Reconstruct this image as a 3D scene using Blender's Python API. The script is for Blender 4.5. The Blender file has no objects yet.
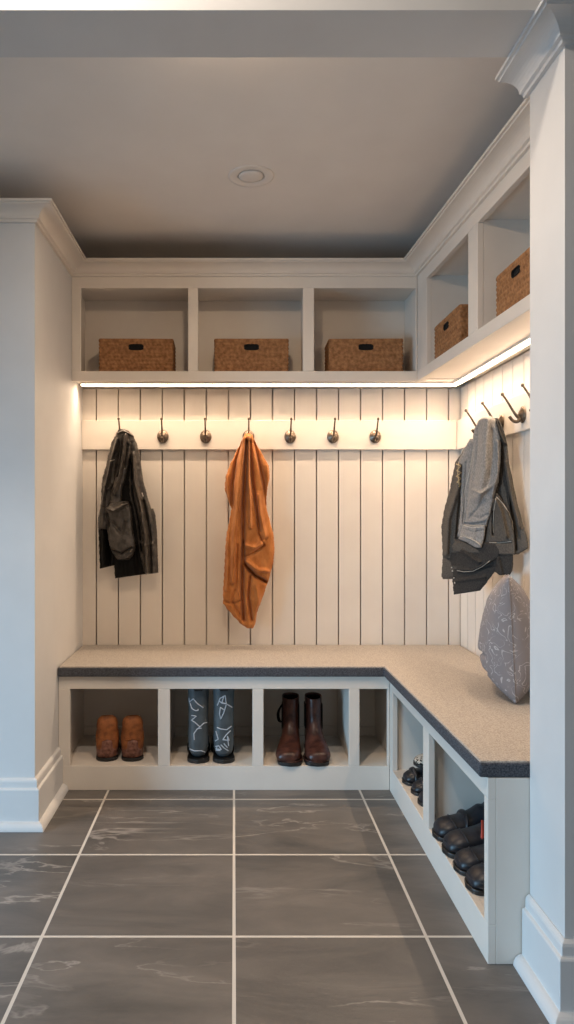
import bpy, bmesh, math, random
from mathutils import Vector, Matrix, noise
from mathutils.bvhtree import BVHTree
S = bpy.context.scene
COL = S.collection
F = 703.0; VX = 234.0; VY = 514.0; CH = 1.10       # focal (px), vanishing point, eye height
# ------------------------------------------------------------ camera
cd = bpy.data.cameras.new('camera'); cam = bpy.data.objects.new('camera', cd); COL.objects.link(cam)
cam.location = (0, 0, CH); cam.rotation_euler = (math.pi/2, 0, 0)
cd.sensor_fit = 'VERTICAL'; cd.sensor_height = 36; cd.lens = 36*F/1024
cd.shift_x = (287-VX)/1024; cd.shift_y = (VY-512)/1024
cd.clip_start = 0.02
S.camera = cam
# ------------------------------------------------------------ world, lights, exposure
S.view_settings.view_transform = 'Standard'; S.view_settings.look = 'None'
S.view_settings.gamma = 1; S.view_settings.use_curve_mapping = False
S.view_settings.exposure = 0.18
w = bpy.data.worlds.new('world'); S.world = w; w.use_nodes = True
w.node_tree.nodes['Background'].inputs[0].default_value = (1.0, 0.88, 0.76, 1)
w.node_tree.nodes['Background'].inputs[1].default_value = 0.19
LED_STRENGTH = 15.0
def light(name, kind, loc, target, energy, color, **k):
    d = bpy.data.lights.new(name, kind); d.energy = energy; d.color = color
    for a, b in k.items(): setattr(d, a, b)
    o = bpy.data.objects.new(name, d); COL.objects.link(o); o.location = loc
    o.rotation_euler = (Vector(target)-Vector(loc)).to_track_quat('-Z', 'Y').to_euler()
    return o
light('window_daylight', 'AREA', (-3.2, 0.5, 0.75), (0.6, 2.0, -0.75), 36, (0.40, 0.71, 1.0), shape='RECTANGLE', size=1.3, size_y=1.3, spread=math.radians(100))
light('hall_ceiling_light', 'AREA', (-0.45, 1.0, 2.72), (-0.1, 2.6, 0.3), 13, (1.0, 0.86, 0.72), shape='DISK', size=0.14)
light('unseen_alcove_light', 'AREA', (0.0, 1.84, 2.27), (0.0, 1.95, 0), 8, (1.0, 0.73, 0.49), shape='DISK', size=0.09)  # unseen lamp behind the header, added to warm the alcove

LEDC = (1.0, 0.74, 0.51)
l1 = light('rear_led_light', 'AREA', (0.145, 3.127, 1.6685), (0, 0, 0), 5.7, LEDC, shape='RECTANGLE', size=1.66, size_y=0.012, spread=math.radians(135)); l1.rotation_euler = (math.radians(-16), 0, 0)
l2 = light('right_led_light', 'AREA', (0.981, 2.425, 1.6685), (0, 0, 0), 4.5, LEDC, shape='RECTANGLE', size=0.012, size_y=1.36, spread=math.radians(135)); l2.rotation_euler = (0, math.radians(16), 0)

# ------------------------------------------------------------ helpers
def P(px, py, Y): return Vector(((px-VX)*Y/F, Y, CH+(VY-py)*Y/F))
def ray_plane(px, py, p0, dr):                    # point on the upright plane through p0 along plan direction dr
    n = Vector((-dr[1], dr[0], 0)); d = Vector(((px-VX)/F, 1, (VY-py)/F)); o = Vector((0, 0, CH))
    return o + d*((Vector(p0)-o).dot(n)/d.dot(n))
def thing(name, label, cat, loc=(0, 0, 0), rz=0, group=None):
    o = bpy.data.objects.new(name, None); COL.objects.link(o); o.empty_display_size = 0.05
    o.location = loc; o.rotation_euler = (0, 0, rz); o['label'] = label; o['category'] = cat
    if group: o['group'] = group
    return o
def world_loc(p):
    v = Vector((0, 0, 0))
    while p: v += Vector(p.location); p = p.parent
    return v
def mk(name, verts, faces, mat, parent=None, smooth=False, local=False, bevel=0, seg=2, label=None):
    me = bpy.data.meshes.new(name)
    off = Vector((0, 0, 0)) if (local or parent is None) else world_loc(parent)
    me.from_pydata([tuple(Vector(v)-off) for v in verts], [], faces)
    bm = bmesh.new(); bm.from_mesh(me); bmesh.ops.recalc_face_normals(bm, faces=bm.faces); bm.to_mesh(me); bm.free()
    me.materials.append(mat)
    if smooth:
        for p in me.polygons: p.use_smooth = True
    o = bpy.data.objects.new(name, me); COL.objects.link(o)
    if parent: o.parent = parent
    if bevel:
        m = o.modifiers.new('bevel', 'BEVEL'); m.width = bevel; m.segments = seg; m.limit_method = 'ANGLE'; m.angle_limit = 0.6
    if label: o['label'] = label
    return o
class MB:
    def __init__(s): s.v = []; s.f = []
    def add(s, vs, fs):
        k = len(s.v); s.v += [Vector(v) for v in vs]; s.f += [tuple(i+k for i in f) for f in fs]; return s
    def box(s, x0, x1, y0, y1, z0, z1, fn=None):
        vs = [Vector((x, y, z)) for z in (z0, z1) for y in (y0, y1) for x in (x0, x1)]
        if fn: vs = [fn(v) for v in vs]
        return s.add(vs, [(0, 1, 3, 2), (4, 6, 7, 5), (0, 4, 5, 1), (2, 3, 7, 6), (0, 2, 6, 4), (1, 5, 7, 3)])
    def prism(s, poly, z0, z1):
        n = len(poly)
        return s.add([(x, y, z0) for x, y in poly]+[(x, y, z1) for x, y in poly],
                     [tuple(range(n)), tuple(range(n, 2*n))]+[(i, (i+1) % n, n+(i+1) % n, n+i) for i in range(n)])
    def sweep(s, prof, path, side=1):
        pts = [Vector(p) for p in path]; n = len(pts); m = len(prof); vs = []
        for i, p in enumerate(pts):
            ns = []
            for a, b in ((i-1, i), (i, i+1)):
                if a >= 0 and b < n:
                    d = (pts[b]-pts[a]).normalized(); ns.append(Vector((-d.y, d.x))*side)
            nn = ns[0] if len(ns) == 1 else (ns[0]+ns[1])/(1+ns[0].dot(ns[1]))
            for o, z in prof: vs.append((p.x+nn.x*o, p.y+nn.y*o, z))
        fs = [tuple(range(m)), tuple(range((n-1)*m, n*m))]
        for i in range(n-1):
            for j in range(m):
                fs.append((i*m+j, i*m+(j+1) % m, (i+1)*m+(j+1) % m, (i+1)*m+j))
        return s.add(vs, fs)
    def tube(s, pts, rads, n=10, sub=5, flat=1.0):
        pts = [Vector(p) for p in pts]
        if not isinstance(rads, (list, tuple)): rads = [rads]*len(pts)
        P2 = []; R2 = []
        for i in range(len(pts)-1):
            a = pts[max(i-1, 0)]; b = pts[i]; c = pts[i+1]; d = pts[min(i+2, len(pts)-1)]
            for k in range(sub):
                t = k/sub
                P2.append(0.5*((2*b)+(c-a)*t+(2*a-5*b+4*c-d)*t*t+(3*b-a-3*c+d)*t**3)); R2.append(rads[i]*(1-t)+rads[i+1]*t)
        P2.append(pts[-1]); R2.append(rads[-1])
        vs = []; up = Vector((0.13, 0.31, 0.94))
        for i, p in enumerate(P2):
            t = (P2[min(i+1, len(P2)-1)]-P2[max(i-1, 0)]).normalized()
            a = t.cross(up)
            if a.length < 1e-4: a = t.cross(Vector((1, 0, 0)))
            a.normalize(); b = t.cross(a).normalized(); up = a.cross(t)
            for j in range(n):
                q = 2*math.pi*j/n; vs.append(p+(a*math.cos(q)+b*math.sin(q)*flat)*R2[i])
        fs = [tuple(range(n)), tuple(range(len(vs)-n, len(vs)))]
        for i in range(len(P2)-1):
            for j in range(n): fs.append((i*n+j, i*n+(j+1) % n, (i+1)*n+(j+1) % n, (i+1)*n+j))
        return s.add(vs, fs)
    def lathe(s, prof, c, axis='z', n=32, sx=1.0, sz=1.0):     # prof (radius, height)
        vs = []
        for r, h in prof:
            for j in range(n):
                q = 2*math.pi*j/n; a = r*math.cos(q)*sx; b = r*math.sin(q)*sz
                vs.append(Vector(c)+(Vector((a, b, h)) if axis == 'z' else Vector((a, -h, b))))
        fs = [tuple(range(n)), tuple(range(len(vs)-n, len(vs)))]
        for i in range(len(prof)-1):
            for j in range(n): fs.append((i*n+j, i*n+(j+1) % n, (i+1)*n+(j+1) % n, (i+1)*n+j))
        return s.add(vs, fs)
    def build(s, name, mat, parent=None, **k): return mk(name, s.v, s.f, mat, parent, **k)
def structure(o, label=None):
    o['kind'] = 'structure'
    if label: o['label'] = label
    return o
def tag(o, label, cat, group=None):
    o['label'] = label; o['category'] = cat
    if group: o['group'] = group
    return o
def copy_tree(o, parent=None):
    c = o.copy(); COL.objects.link(c); c.parent = parent
    for ch in [x for x in bpy.data.objects if x.parent == o]: copy_tree(ch, c)
    return c
def srgb(r, g, b):
    f = lambda c: (c/255/12.92) if c/255 <= 0.04045 else ((c/255+0.055)/1.055)**2.4
    return (f(r), f(g), f(b), 1)
# ------------------------------------------------------------ materials
def base_mat(name, rough=0.5, metal=0.0, spec=0.5):
    m = bpy.data.materials.new(name); m.use_nodes = True; nt = m.node_tree; b = nt.nodes['Principled BSDF']
    b.inputs['Roughness'].default_value = rough; b.inputs['Metallic'].default_value = metal
    b.inputs['Specular IOR Level'].default_value = spec
    return m, nt, b
def N(nt, t, **k):
    n = nt.nodes.new(t)
    for a, v in k.items():
        if a in n.inputs: n.inputs[a].default_value = v
        else: setattr(n, a, v)
    return n
def noisy(name, c1, c2, scale=20, rough=0.5, bump=0.1, bscale=None, metal=0, spec=0.5, stretch=(1, 1, 1), detail=4, dist=0.001, lo=0.35, hi=0.65, sheen=0):
    m, nt, b = base_mat(name, rough, metal, spec)
    tc = N(nt, 'ShaderNodeTexCoord'); mp = N(nt, 'ShaderNodeMapping'); mp.inputs['Scale'].default_value = stretch
    nt.links.new(tc.outputs['Object'], mp.inputs['Vector'])
    n1 = N(nt, 'ShaderNodeTexNoise', Scale=scale, Detail=detail); nt.links.new(mp.outputs[0], n1.inputs['Vector'])
    cr = N(nt, 'ShaderNodeValToRGB'); cr.color_ramp.elements[0].color = c1; cr.color_ramp.elements[1].color = c2
    cr.color_ramp.elements[0].position = lo; cr.color_ramp.elements[1].position = hi
    nt.links.new(n1.outputs['Fac'], cr.inputs[0]); nt.links.new(cr.outputs[0], b.inputs['Base Color'])
    if bump:
        n2 = N(nt, 'ShaderNodeTexNoise', Scale=bscale or scale*3, Detail=6); nt.links.new(mp.outputs[0], n2.inputs['Vector'])
        bp = N(nt, 'ShaderNodeBump', Strength=bump, Distance=dist); nt.links.new(n2.outputs['Fac'], bp.inputs['Height'])
        nt.links.new(bp.outputs[0], b.inputs['Normal'])
    if sheen: b.inputs['Sheen Weight'].default_value = sheen
    return m
M = {}
M['paint'] = noisy('cream_white_paint', srgb(227, 218, 208), srgb(231, 223, 213), 6, 0.42, 0.05, 60, dist=0.0005)
M['wall'] = noisy('wall_paint', srgb(214, 213, 212), srgb(219, 218, 217), 5, 0.6, 0.15, 180, dist=0.0005)
M['ceil'] = noisy('ceiling_paint', srgb(238, 232, 226), srgb(242, 236, 230), 5, 0.85, 0.2, 150, dist=0.0005)
M['felt_top'] = noisy('tan_felt', srgb(140, 132, 124), srgb(182, 173, 163), 260, 0.95, 0.6, 260, spec=0.1, dist=0.002, detail=6, sheen=0.2)
M['felt_side'] = noisy('charcoal_felt', srgb(58, 59, 64), srgb(98, 99, 104), 240, 0.95, 0.6, 300, spec=0.1, dist=0.002, detail=5)
M['hook'] = noisy('antique_nickel', srgb(96, 84, 74), srgb(132, 118, 104), 90, 0.34, 0.1, 200, metal=0.9)
M['weave'] = noisy('seagrass', srgb(126, 86, 54), srgb(178, 130, 88), 60, 0.7, 0.4, 300, dist=0.001, spec=0.3, lo=0.3, hi=0.7)
M['slot'] = noisy('painted_slot_shade', srgb(12, 11, 10), srgb(18, 16, 15), 60, 0.9, 0.1)  # near-black colour standing in for the shade inside basket hand holes
M['leather_dark'] = noisy('black_leather', srgb(40, 36, 33), srgb(86, 80, 74), 40, 0.32, 0.9, 90, dist=0.003, detail=6, lo=0.3, hi=0.75)
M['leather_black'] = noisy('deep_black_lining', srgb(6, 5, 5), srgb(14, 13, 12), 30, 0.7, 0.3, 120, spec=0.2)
M['orange'] = noisy('rust_orange_cotton', srgb(172, 104, 52), srgb(200, 130, 72), 30, 0.85, 0.7, 160, dist=0.002, spec=0.15, sheen=0.15, stretch=(1, 1, 0.5))
M['denim'] = noisy('grey_denim', srgb(124, 122, 120), srgb(164, 161, 158), 240, 0.85, 0.7, 600, dist=0.0015, spec=0.15, stretch=(1.4, 1.4, 0.5), detail=8)
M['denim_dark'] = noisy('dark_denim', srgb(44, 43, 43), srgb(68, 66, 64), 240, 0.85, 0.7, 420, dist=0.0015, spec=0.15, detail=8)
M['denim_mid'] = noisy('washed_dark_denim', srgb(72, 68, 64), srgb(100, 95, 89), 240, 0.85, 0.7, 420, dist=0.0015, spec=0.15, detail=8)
M['thread'] = noisy('pale_stitching', srgb(196, 188, 176), srgb(214, 206, 194), 60, 0.8, 0)
M['brass_patch'] = noisy('tan_embroidery', srgb(150, 130, 96), srgb(190, 170, 130), 200, 0.7, 0.3)
M['boot_brown'] = noisy('brown_suede', srgb(120, 68, 34), srgb(164, 98, 50), 40, 0.7, 0.5, 150, dist=0.002, detail=6)
M['boot_scuff'] = noisy('scuffed_red_brown_leather', srgb(84, 44, 32), srgb(150, 104, 88), 60, 0.5, 0.6, 120, dist=0.002, detail=7)
M['rubber'] = noisy('black_rubber', srgb(24, 23, 23), srgb(38, 36, 35), 50, 0.45, 0.2)
M['rain_boot'] = noisy('slate_blue_rubber', srgb(66, 74, 79), srgb(84, 92, 97), 20, 0.45, 0.2, 90)
M['white_print'] = noisy('white_print', srgb(176, 184, 194), srgb(200, 206, 214), 40, 0.6, 0)
M['burgundy'] = noisy('burgundy_leather', srgb(56, 31, 26), srgb(90, 54, 43), 34, 0.34, 0.5, 90, dist=0.002, detail=6)
M['black_leather'] = noisy('polished_black_leather', srgb(24, 25, 30), srgb(42, 44, 52), 30, 0.4, 0.4, 120, detail=6)
M['red'] = noisy('red_fabric', srgb(190, 62, 44), srgb(206, 76, 54), 60, 0.6, 0.2)
M['gold'] = noisy('dull_gold_label', srgb(150, 112, 84), srgb(170, 130, 98), 60, 0.5, 0)
M['lens'] = noisy('frosted_lens', srgb(236, 230, 224), srgb(241, 235, 229), 20, 0.4, 0)
def led_mat():
    m, nt, b = base_mat('led_diffuser', 0.5); b.inputs['Emission Color'].default_value = (1.0, 0.75, 0.52, 1); b.inputs['Emission Strength'].default_value = LED_STRENGTH
    b.inputs['Base Color'].default_value = (0.8, 0.8, 0.8, 1); return m
M['led'] = led_mat()
def floor_mat():
    m, nt, b = base_mat('slate_tile', 0.42, spec=0.4)
    tc = N(nt, 'ShaderNodeTexCoord'); L = nt.links.new
    mp = N(nt, 'ShaderNodeMapping'); mp.inputs['Location'].default_value = (10.0, 4*0.44-1.83+8.8, 0)
    L(tc.outputs['Object'], mp.inputs['Vector'])
    br = N(nt, 'ShaderNodeTexBrick', offset=0.0, squash=1.0); br.inputs['Scale'].default_value = 1.0
    br.inputs['Mortar Size'].default_value = 0.0045; br.inputs['Mortar Smooth'].default_value = 0.1
    br.inputs['Brick Width'].default_value = 0.5; br.inputs['Row Height'].default_value = 0.44
    br.inputs['Color1'].default_value = (0, 0, 0, 1); br.inputs['Color2'].default_value = (1, 1, 1, 1); br.inputs['Bias'].default_value = 0.0
    L(mp.outputs[0], br.inputs['Vector'])
    # per-tile offset for the veins
    off = N(nt, 'ShaderNodeVectorMath', operation='SCALE'); off.inputs['Scale'].default_value = 7.0
    L(br.outputs['Color'], off.inputs[0])
    ad = N(nt, 'ShaderNodeVectorMath', operation='ADD'); L(tc.outputs['Object'], ad.inputs[0]); L(off.outputs[0], ad.inputs[1])
    rot = N(nt, 'ShaderNodeMapping'); rot.inputs['Rotation'].default_value = (0, 0, math.radians(48)); rot.inputs['Scale'].default_value = (0.8, 2.6, 1)
    L(ad.outputs[0], rot.inputs['Vector'])
    n1 = N(nt, 'ShaderNodeTexNoise', Scale=2.6, Detail=9, Roughness=0.6, Distortion=0.6); L(rot.outputs[0], n1.inputs['Vector'])
    cr = N(nt, 'ShaderNodeValToRGB'); e = cr.color_ramp.elements
    e[0].position = 0.25; e[0].color = srgb(72, 72, 72); e[1].position = 0.75; e[1].color = srgb(120, 114, 109)
    L(n1.outputs['Fac'], cr.inputs[0])
    n2 = N(nt, 'ShaderNodeTexNoise', Scale=1.7, Detail=6, Roughness=0.55, Distortion=0.6); L(rot.outputs[0], n2.inputs['Vector'])
    sb = N(nt, 'ShaderNodeMath', operation='SUBTRACT'); sb.inputs[1].default_value = 0.56; L(n2.outputs['Fac'], sb.inputs[0])
    ab = N(nt, 'ShaderNodeMath', operation='ABSOLUTE'); L(sb.outputs[0], ab.inputs[0])
    vr = N(nt, 'ShaderNodeMapRange'); vr.inputs['From Min'].default_value = 0.0; vr.inputs['From Max'].default_value = 0.012
    vr.inputs['To Min'].default_value = 1; vr.inputs['To Max'].default_value = 0; L(ab.outputs[0], vr.inputs['Value'])
    n3 = N(nt, 'ShaderNodeTexNoise', Scale=3.0, Detail=2); L(ad.outputs[0], n3.inputs['Vector'])
    g = N(nt, 'ShaderNodeMapRange'); g.inputs['From Min'].default_value = 0.40; g.inputs['From Max'].default_value = 0.62; g.inputs['To Max'].default_value = 0.6; L(n3.outputs['Fac'], g.inputs['Value'])
    ml = N(nt, 'ShaderNodeMath', operation='MULTIPLY'); L(vr.outputs[0], ml.inputs[0]); L(g.outputs[0], ml.inputs[1])
    mx = N(nt, 'ShaderNodeMix', data_type='RGBA'); L(ml.outputs[0], mx.inputs[0]); L(cr.outputs[0], mx.inputs[6]); mx.inputs[7].default_value = srgb(176, 170, 164)
    m2 = N(nt, 'ShaderNodeMix', data_type='RGBA'); L(br.outputs['Fac'], m2.inputs[0]); L(mx.outputs[2], m2.inputs[6]); m2.inputs[7].default_value = srgb(206, 200, 192)
    L(m2.outputs[2], b.inputs['Base Color'])
    ro = N(nt, 'ShaderNodeMapRange'); ro.inputs['To Min'].default_value = 0.38; ro.inputs['To Max'].default_value = 0.85; L(br.outputs['Fac'], ro.inputs['Value']); L(ro.outputs[0], b.inputs['Roughness'])
    hs = N(nt, 'ShaderNodeMath', operation='SUBTRACT'); L(n1.outputs['Fac'], hs.inputs[0]); L(br.outputs['Fac'], hs.inputs[1])
    bp = N(nt, 'ShaderNodeBump', Strength=0.5, Distance=0.006); L(hs.outputs[0], bp.inputs['Height']); L(bp.outputs[0], b.inputs['Normal'])
    return m
M['floor'] = floor_mat()
def pillow_mat():
    m, nt, b = base_mat('grey_printed_cotton', 0.8, spec=0.2); L = nt.links.new
    tc = N(nt, 'ShaderNodeTexCoord')
    n1 = N(nt, 'ShaderNodeTexNoise', Scale=21, Detail=1.5, Distortion=0.7); L(tc.outputs['Object'], n1.inputs['Vector'])
    out = []
    for c in (0.44, 0.56):
        sb = N(nt, 'ShaderNodeMath', operation='SUBTRACT'); sb.inputs[1].default_value = c; L(n1.outputs['Fac'], sb.inputs[0])
        ab = N(nt, 'ShaderNodeMath', operation='ABSOLUTE'); L(sb.outputs[0], ab.inputs[0])
        vr = N(nt, 'ShaderNodeMapRange'); vr.inputs['From Min'].default_value = 0.005; vr.inputs['From Max'].default_value = 0.014
        vr.inputs['To Min'].default_value = 1; vr.inputs['To Max'].default_value = 0; L(ab.outputs[0], vr.inputs['Value']); out.append(vr)
    mxx = N(nt, 'ShaderNodeMath', operation='MAXIMUM'); L(out[0].outputs[0], mxx.inputs[0]); L(out[1].outputs[0], mxx.inputs[1])
    n3 = N(nt, 'ShaderNodeTexNoise', Scale=22, Detail=2); L(tc.outputs['Object'], n3.inputs['Vector'])
    g = N(nt, 'ShaderNodeMapRange'); g.inputs['From Min'].default_value = 0.42; g.inputs['From Max'].default_value = 0.52; g.inputs['To Max'].default_value = 0.6; L(n3.outputs['Fac'], g.inputs['Value'])
    ml = N(nt, 'ShaderNodeMath', operation='MULTIPLY'); L(mxx.outputs[0], ml.inputs[0]); L(g.outputs[0], ml.inputs[1])
    mx = N(nt, 'ShaderNodeMix', data_type='RGBA'); L(ml.outputs[0], mx.inputs[0]); mx.inputs[6].default_value = srgb(134, 128, 129); mx.inputs[7].default_value = srgb(205, 200, 198)
    L(mx.outputs[2], b.inputs['Base Color'])
    n2 = N(nt, 'ShaderNodeTexNoise', Scale=300, Detail=3); L(tc.outputs['Object'], n2.inputs['Vector'])
    bp = N(nt, 'ShaderNodeBump', Strength=0.3, Distance=0.001); L(n2.outputs['Fac'], bp.inputs['Height']); L(bp.outputs[0], b.inputs['Normal'])
    return m
M['pillow'] = pillow_mat()
def leopard_mat():
    m, nt, b = base_mat('leopard_print', 0.6); L = nt.links.new; tc = N(nt, 'ShaderNodeTexCoord')
    v = N(nt, 'ShaderNodeTexVoronoi', Scale=85); L(tc.outputs['Object'], v.inputs['Vector'])
    cr = N(nt, 'ShaderNodeValToRGB'); e = cr.color_ramp.elements; cr.color_ramp.interpolation = 'CONSTANT'
    e[0].color = srgb(30, 26, 24); e[1].position = 0.42; e[1].color = srgb(196, 186, 172)
    L(v.outputs['Distance'], cr.inputs[0]); L(cr.outputs[0], b.inputs['Base Color']); return m
M['leopard'] = leopard_mat()

# ------------------------------------------------------------ the shell
XL = -0.70; XR = 1.045; YB = 3.25; YC = 3.03; CEIL = 2.28; CT = 2.175; YLW = 2.47
structure(MB().box(-4, 3, -3.0, 3.5, -0.1, 0.0).build('floor', M['floor']), 'grey slate tile floor with pale grout')
structure(MB().box(-4, 2.2, 1.655, 3.5, CEIL, CEIL+0.1).build('ceiling', M['ceil']), 'flat alcove ceiling')
structure(MB().box(-4, 2.2, 1.50, 1.655, CT, 2.85).build('trim_1', M['wall']), 'dropped header beam above the opening')
structure(MB().box(-4, 2.2, -3.0, 1.50, 2.75, 2.85).build('ceiling', M['ceil']), 'ceiling of the hall in front')
structure(MB().box(XL-0.41, XR+0.035, YB+0.030, 3.45, 0, CEIL).build('wall_back', M['paint']))
structure(MB().box(-4, XL, YLW, 3.45, 0, CT-0.002).box(-4, XL-0.4, YLW+0.45, 3.45, CT-0.002, CEIL).build('wall_left', M['wall']))
structure(MB().box(XR+0.030, 2.2, 1.716, 3.45, 0, CEIL).build('wall_right', M['paint']))
structure(MB().box(0.722, 2.2, 1.534, 1.715, 0, CT).build('wall_front', M['wall']), 'wall end beside the opening, right')
# beadboard planks
def planks(along, start, end, step, first, fixed, z0, z1):
    mb = MB(); g = 0.0028; cuts = []; x = first
    while x > start: x -= step
    while x < end: cuts.append(x); x += step
    cuts = [start]+[c for c in cuts if start < c < end]+[end]
    for a, b in zip(cuts[:-1], cuts[1:]):
        if b-a < 0.012: continue
        a2 = a+g if a > start else a; b2 = b-g if b < end else b
        if along == 'x': mb.box(a2, b2, fixed, fixed+0.0295, z0, z1)
        else: mb.box(fixed, fixed+0.0295, a2, b2, z0, z1)
    return mb
xs = (118.3-VX)*YB/F
structure(planks('x', XL, XR, 0.1018, xs, YB, 0.46, 1.68).build('trim_2', M['paint'], bevel=0.0008), 'vertical beadboard panelling, rear wall')
structure(planks('y', 1.716, YB, 0.1018, YB-0.105, XR, 0.46, 1.68).build('trim_3', M['paint'], bevel=0.0008), 'vertical beadboard panelling, right wall')
# crown
def crown_prof(zt):
    pr = [(0, zt), (0, zt-0.052), (0.010, zt-0.052), (0.012, zt-0.045), (0.018, zt-0.043)]
    for i in range(9):
        a = math.radians(90*i/8); pr.append((0.020+0.046*(1-math.cos(a)), zt-0.042+0.030*math.sin(a)))
    pr += [(0.070, zt-0.012), (0.072, zt-0.008), (0.079, zt-0.008), (0.079, zt)]
    return pr
def RU(u): return 0.79+0.035*u                       # right upper cabinet front line, u = distance from the inner corner
structure(MB().sweep(crown_prof(CT), [(-3.9, YLW), (XL, YLW), (XL, YC), (0.79, YC), (RU(1.31), 1.72)], side=-1).build('trim_4', M['paint']), 'crown moulding round the alcove')
structure(MB().sweep(crown_prof(CT-0.0005), [(0.722, 1.73), (0.722, 1.534), (2.2, 1.534)], side=-1).build('trim_5', M['wall']), 'crown moulding on the wall end')
def base_prof():
    pr = [(0, 0), (0.042, 0)]
    for i in range(1, 7):
        a = math.radians(90*i/6); pr.append((0.020+0.022*math.cos(a), 0.028*math.sin(a)))
    return pr+[(0.020, 0.136), (0.018, 0.140), (0.012, 0.142), (0.012, 0.162), (0.010, 0.168), (0.003, 0.174), (0, 0.174)]
structure(MB().sweep(base_prof(), [(-3.9, YLW), (XL, YLW), (XL, 2.798)], side=-1).build('baseboard_left', M['wall'], bevel=0.0015))
structure(MB().sweep(base_prof(), [(0.722, 1.7145), (0.722, 1.534), (2.2, 1.534)], side=-1).build('baseboard_right', M['wall'], bevel=0.0015))

# ------------------------------------------------------------ built-ins
BV = 0.0015
# rear wall cabinet
uc = thing('wall_cabinet', 'long cream open wall cabinet with three compartments, above the rear hook rail', 'cabinet', (0.0, YC, 1.673))
ops = [(-0.6595, -0.198), (-0.155, 0.297), (0.345, 0.784)]; zt, zb = 2.074, 1.716
ff = MB(); ff.box(XL+0.001, 0.789, YC, YC+0.02, zt, CT).box(XL+0.001, 0.789, YC, YC+0.02, 1.673, zb)
for a, b in ((XL+0.001, ops[0][0]), (ops[0][1], ops[1][0]), (ops[1][1], ops[2][0]), (ops[2][1], 0.789)): ff.box(a, b, YC, YC+0.02, zb, zt)
ff.build('face_frame', M['paint'], uc, bevel=BV)
MB().box(XL+0.001, 1.0, YC+0.02, YB, 1.684, zb).build('bottom_panel', M['paint'], uc)
MB().box(XL+0.001, 1.0, YC+0.02, YB, zt+0.01, zt+0.03).build('top_panel', M['paint'], uc)
MB().box(XL+0.001, 1.0, YB-0.001, YB+0.0125, zb, zt+0.01).build('back_panel', M['paint'], uc)
MB().box(XL+0.001, XL+0.012, YC+0.02, YB-0.001, zb, zt+0.01).build('side_panel', M['paint'], uc)
for x in (-0.1765, 0.321): MB().box(x-0.012, x+0.012, YC+0.02, YB-0.001, zb, zt+0.01).build('divider', M['paint'], uc)
MB().box(0.789, 0.80, YC+0.021, YB-0.001, zb, zt+0.01).build('side_panel', M['paint'], uc)
# right wall cabinet (runs towards the camera)
ucr = thing('wall_cabinet', 'shorter cream open wall cabinet on the right wall, above the denim jacket', 'cabinet', (0.79, YC, 1.673))
def rf(v): return Vector((RU(v.x)+v.y, YC-v.x, v.z))   # local (u, depth, z)
U1 = 1.31; uo = [(0.13, 0.595), (0.681, 1.146)]
ff = MB(); ff.box(0.0, U1, 0, 0.02, zt, CT, rf).box(0.0, U1, 0, 0.02, 1.673, zb, rf)
for a, b in ((0.0, uo[0][0]), (uo[0][1], uo[1][0]), (uo[1][1], U1)): ff.box(a, b, 0, 0.02, zb, zt, rf)
ff.build('face_frame', M['paint'], ucr, bevel=BV)
def rbox(u0, u1, z0, z1):                              # reaches the right wall
    return MB().add([Vector((x, YC-u, z)) for z in (z0, z1) for u, x in ((u0, RU(u0)+0.02), (u1, RU(u1)+0.02), (u1, XR-0.001), (u0, XR-0.001))],
                    [(0, 1, 2, 3), (4, 5, 6, 7), (0, 1, 5, 4), (1, 2, 6, 5), (2, 3, 7, 6), (3, 0, 4, 7)])
rbox(0.001, U1, 1.684, zb).build('bottom_panel', M['paint'], ucr)
rbox(0.001, U1, zt+0.01, zt+0.03).build('top_panel', M['paint'], ucr)
MB().box(XR-0.001, XR+0.0125, YC-U1, YC-0.03, zb, zt+0.01).build('back_panel', M['paint'], ucr)
rbox(0.105, 0.1295, zb, zt+0.01).build('side_panel', M['paint'], ucr)
rbox(0.655, 0.6805, zb, zt+0.01).build('divider', M['paint'], ucr)
rbox(1.15, U1, zb, zt+0.01).build('side_panel', M['paint'], ucr)
# light strips
ls = thing('light_strip', 'glowing warm LED strip under the rear wall cabinet', 'light', (0.15, 3.2, 1.684), group='LED strips under the cabinets')
MB().box(XL+0.02, 0.996, 3.114, 3.144, 1.676, 1.684).box(XL+0.02, 0.996, 3.139, 3.144, 1.669, 1.676).build('channel', M['paint'], ls)  # back lip added to keep the strip's wash off the upper wall
MB().box(XL+0.022, 0.990, 3.120, 3.134, 1.671, 1.676).build('diffuser', M['led'], ls)
ls = thing('light_strip', 'glowing warm LED strip under the right wall cabinet', 'light', (1.0, 2.4, 1.684), group='LED strips under the cabinets')
MB().box(0.968, 0.998, 1.73, 3.112, 1.676, 1.684).box(0.993, 0.998, 1.73, 3.112, 1.669, 1.676).build('channel', M['paint'], ls)  # same added lip, shielding the right wall from the strip
MB().box(0.974, 0.988, 1.74, 3.110, 1.671, 1.676).build('diffuser', M['led'], ls)

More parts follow.
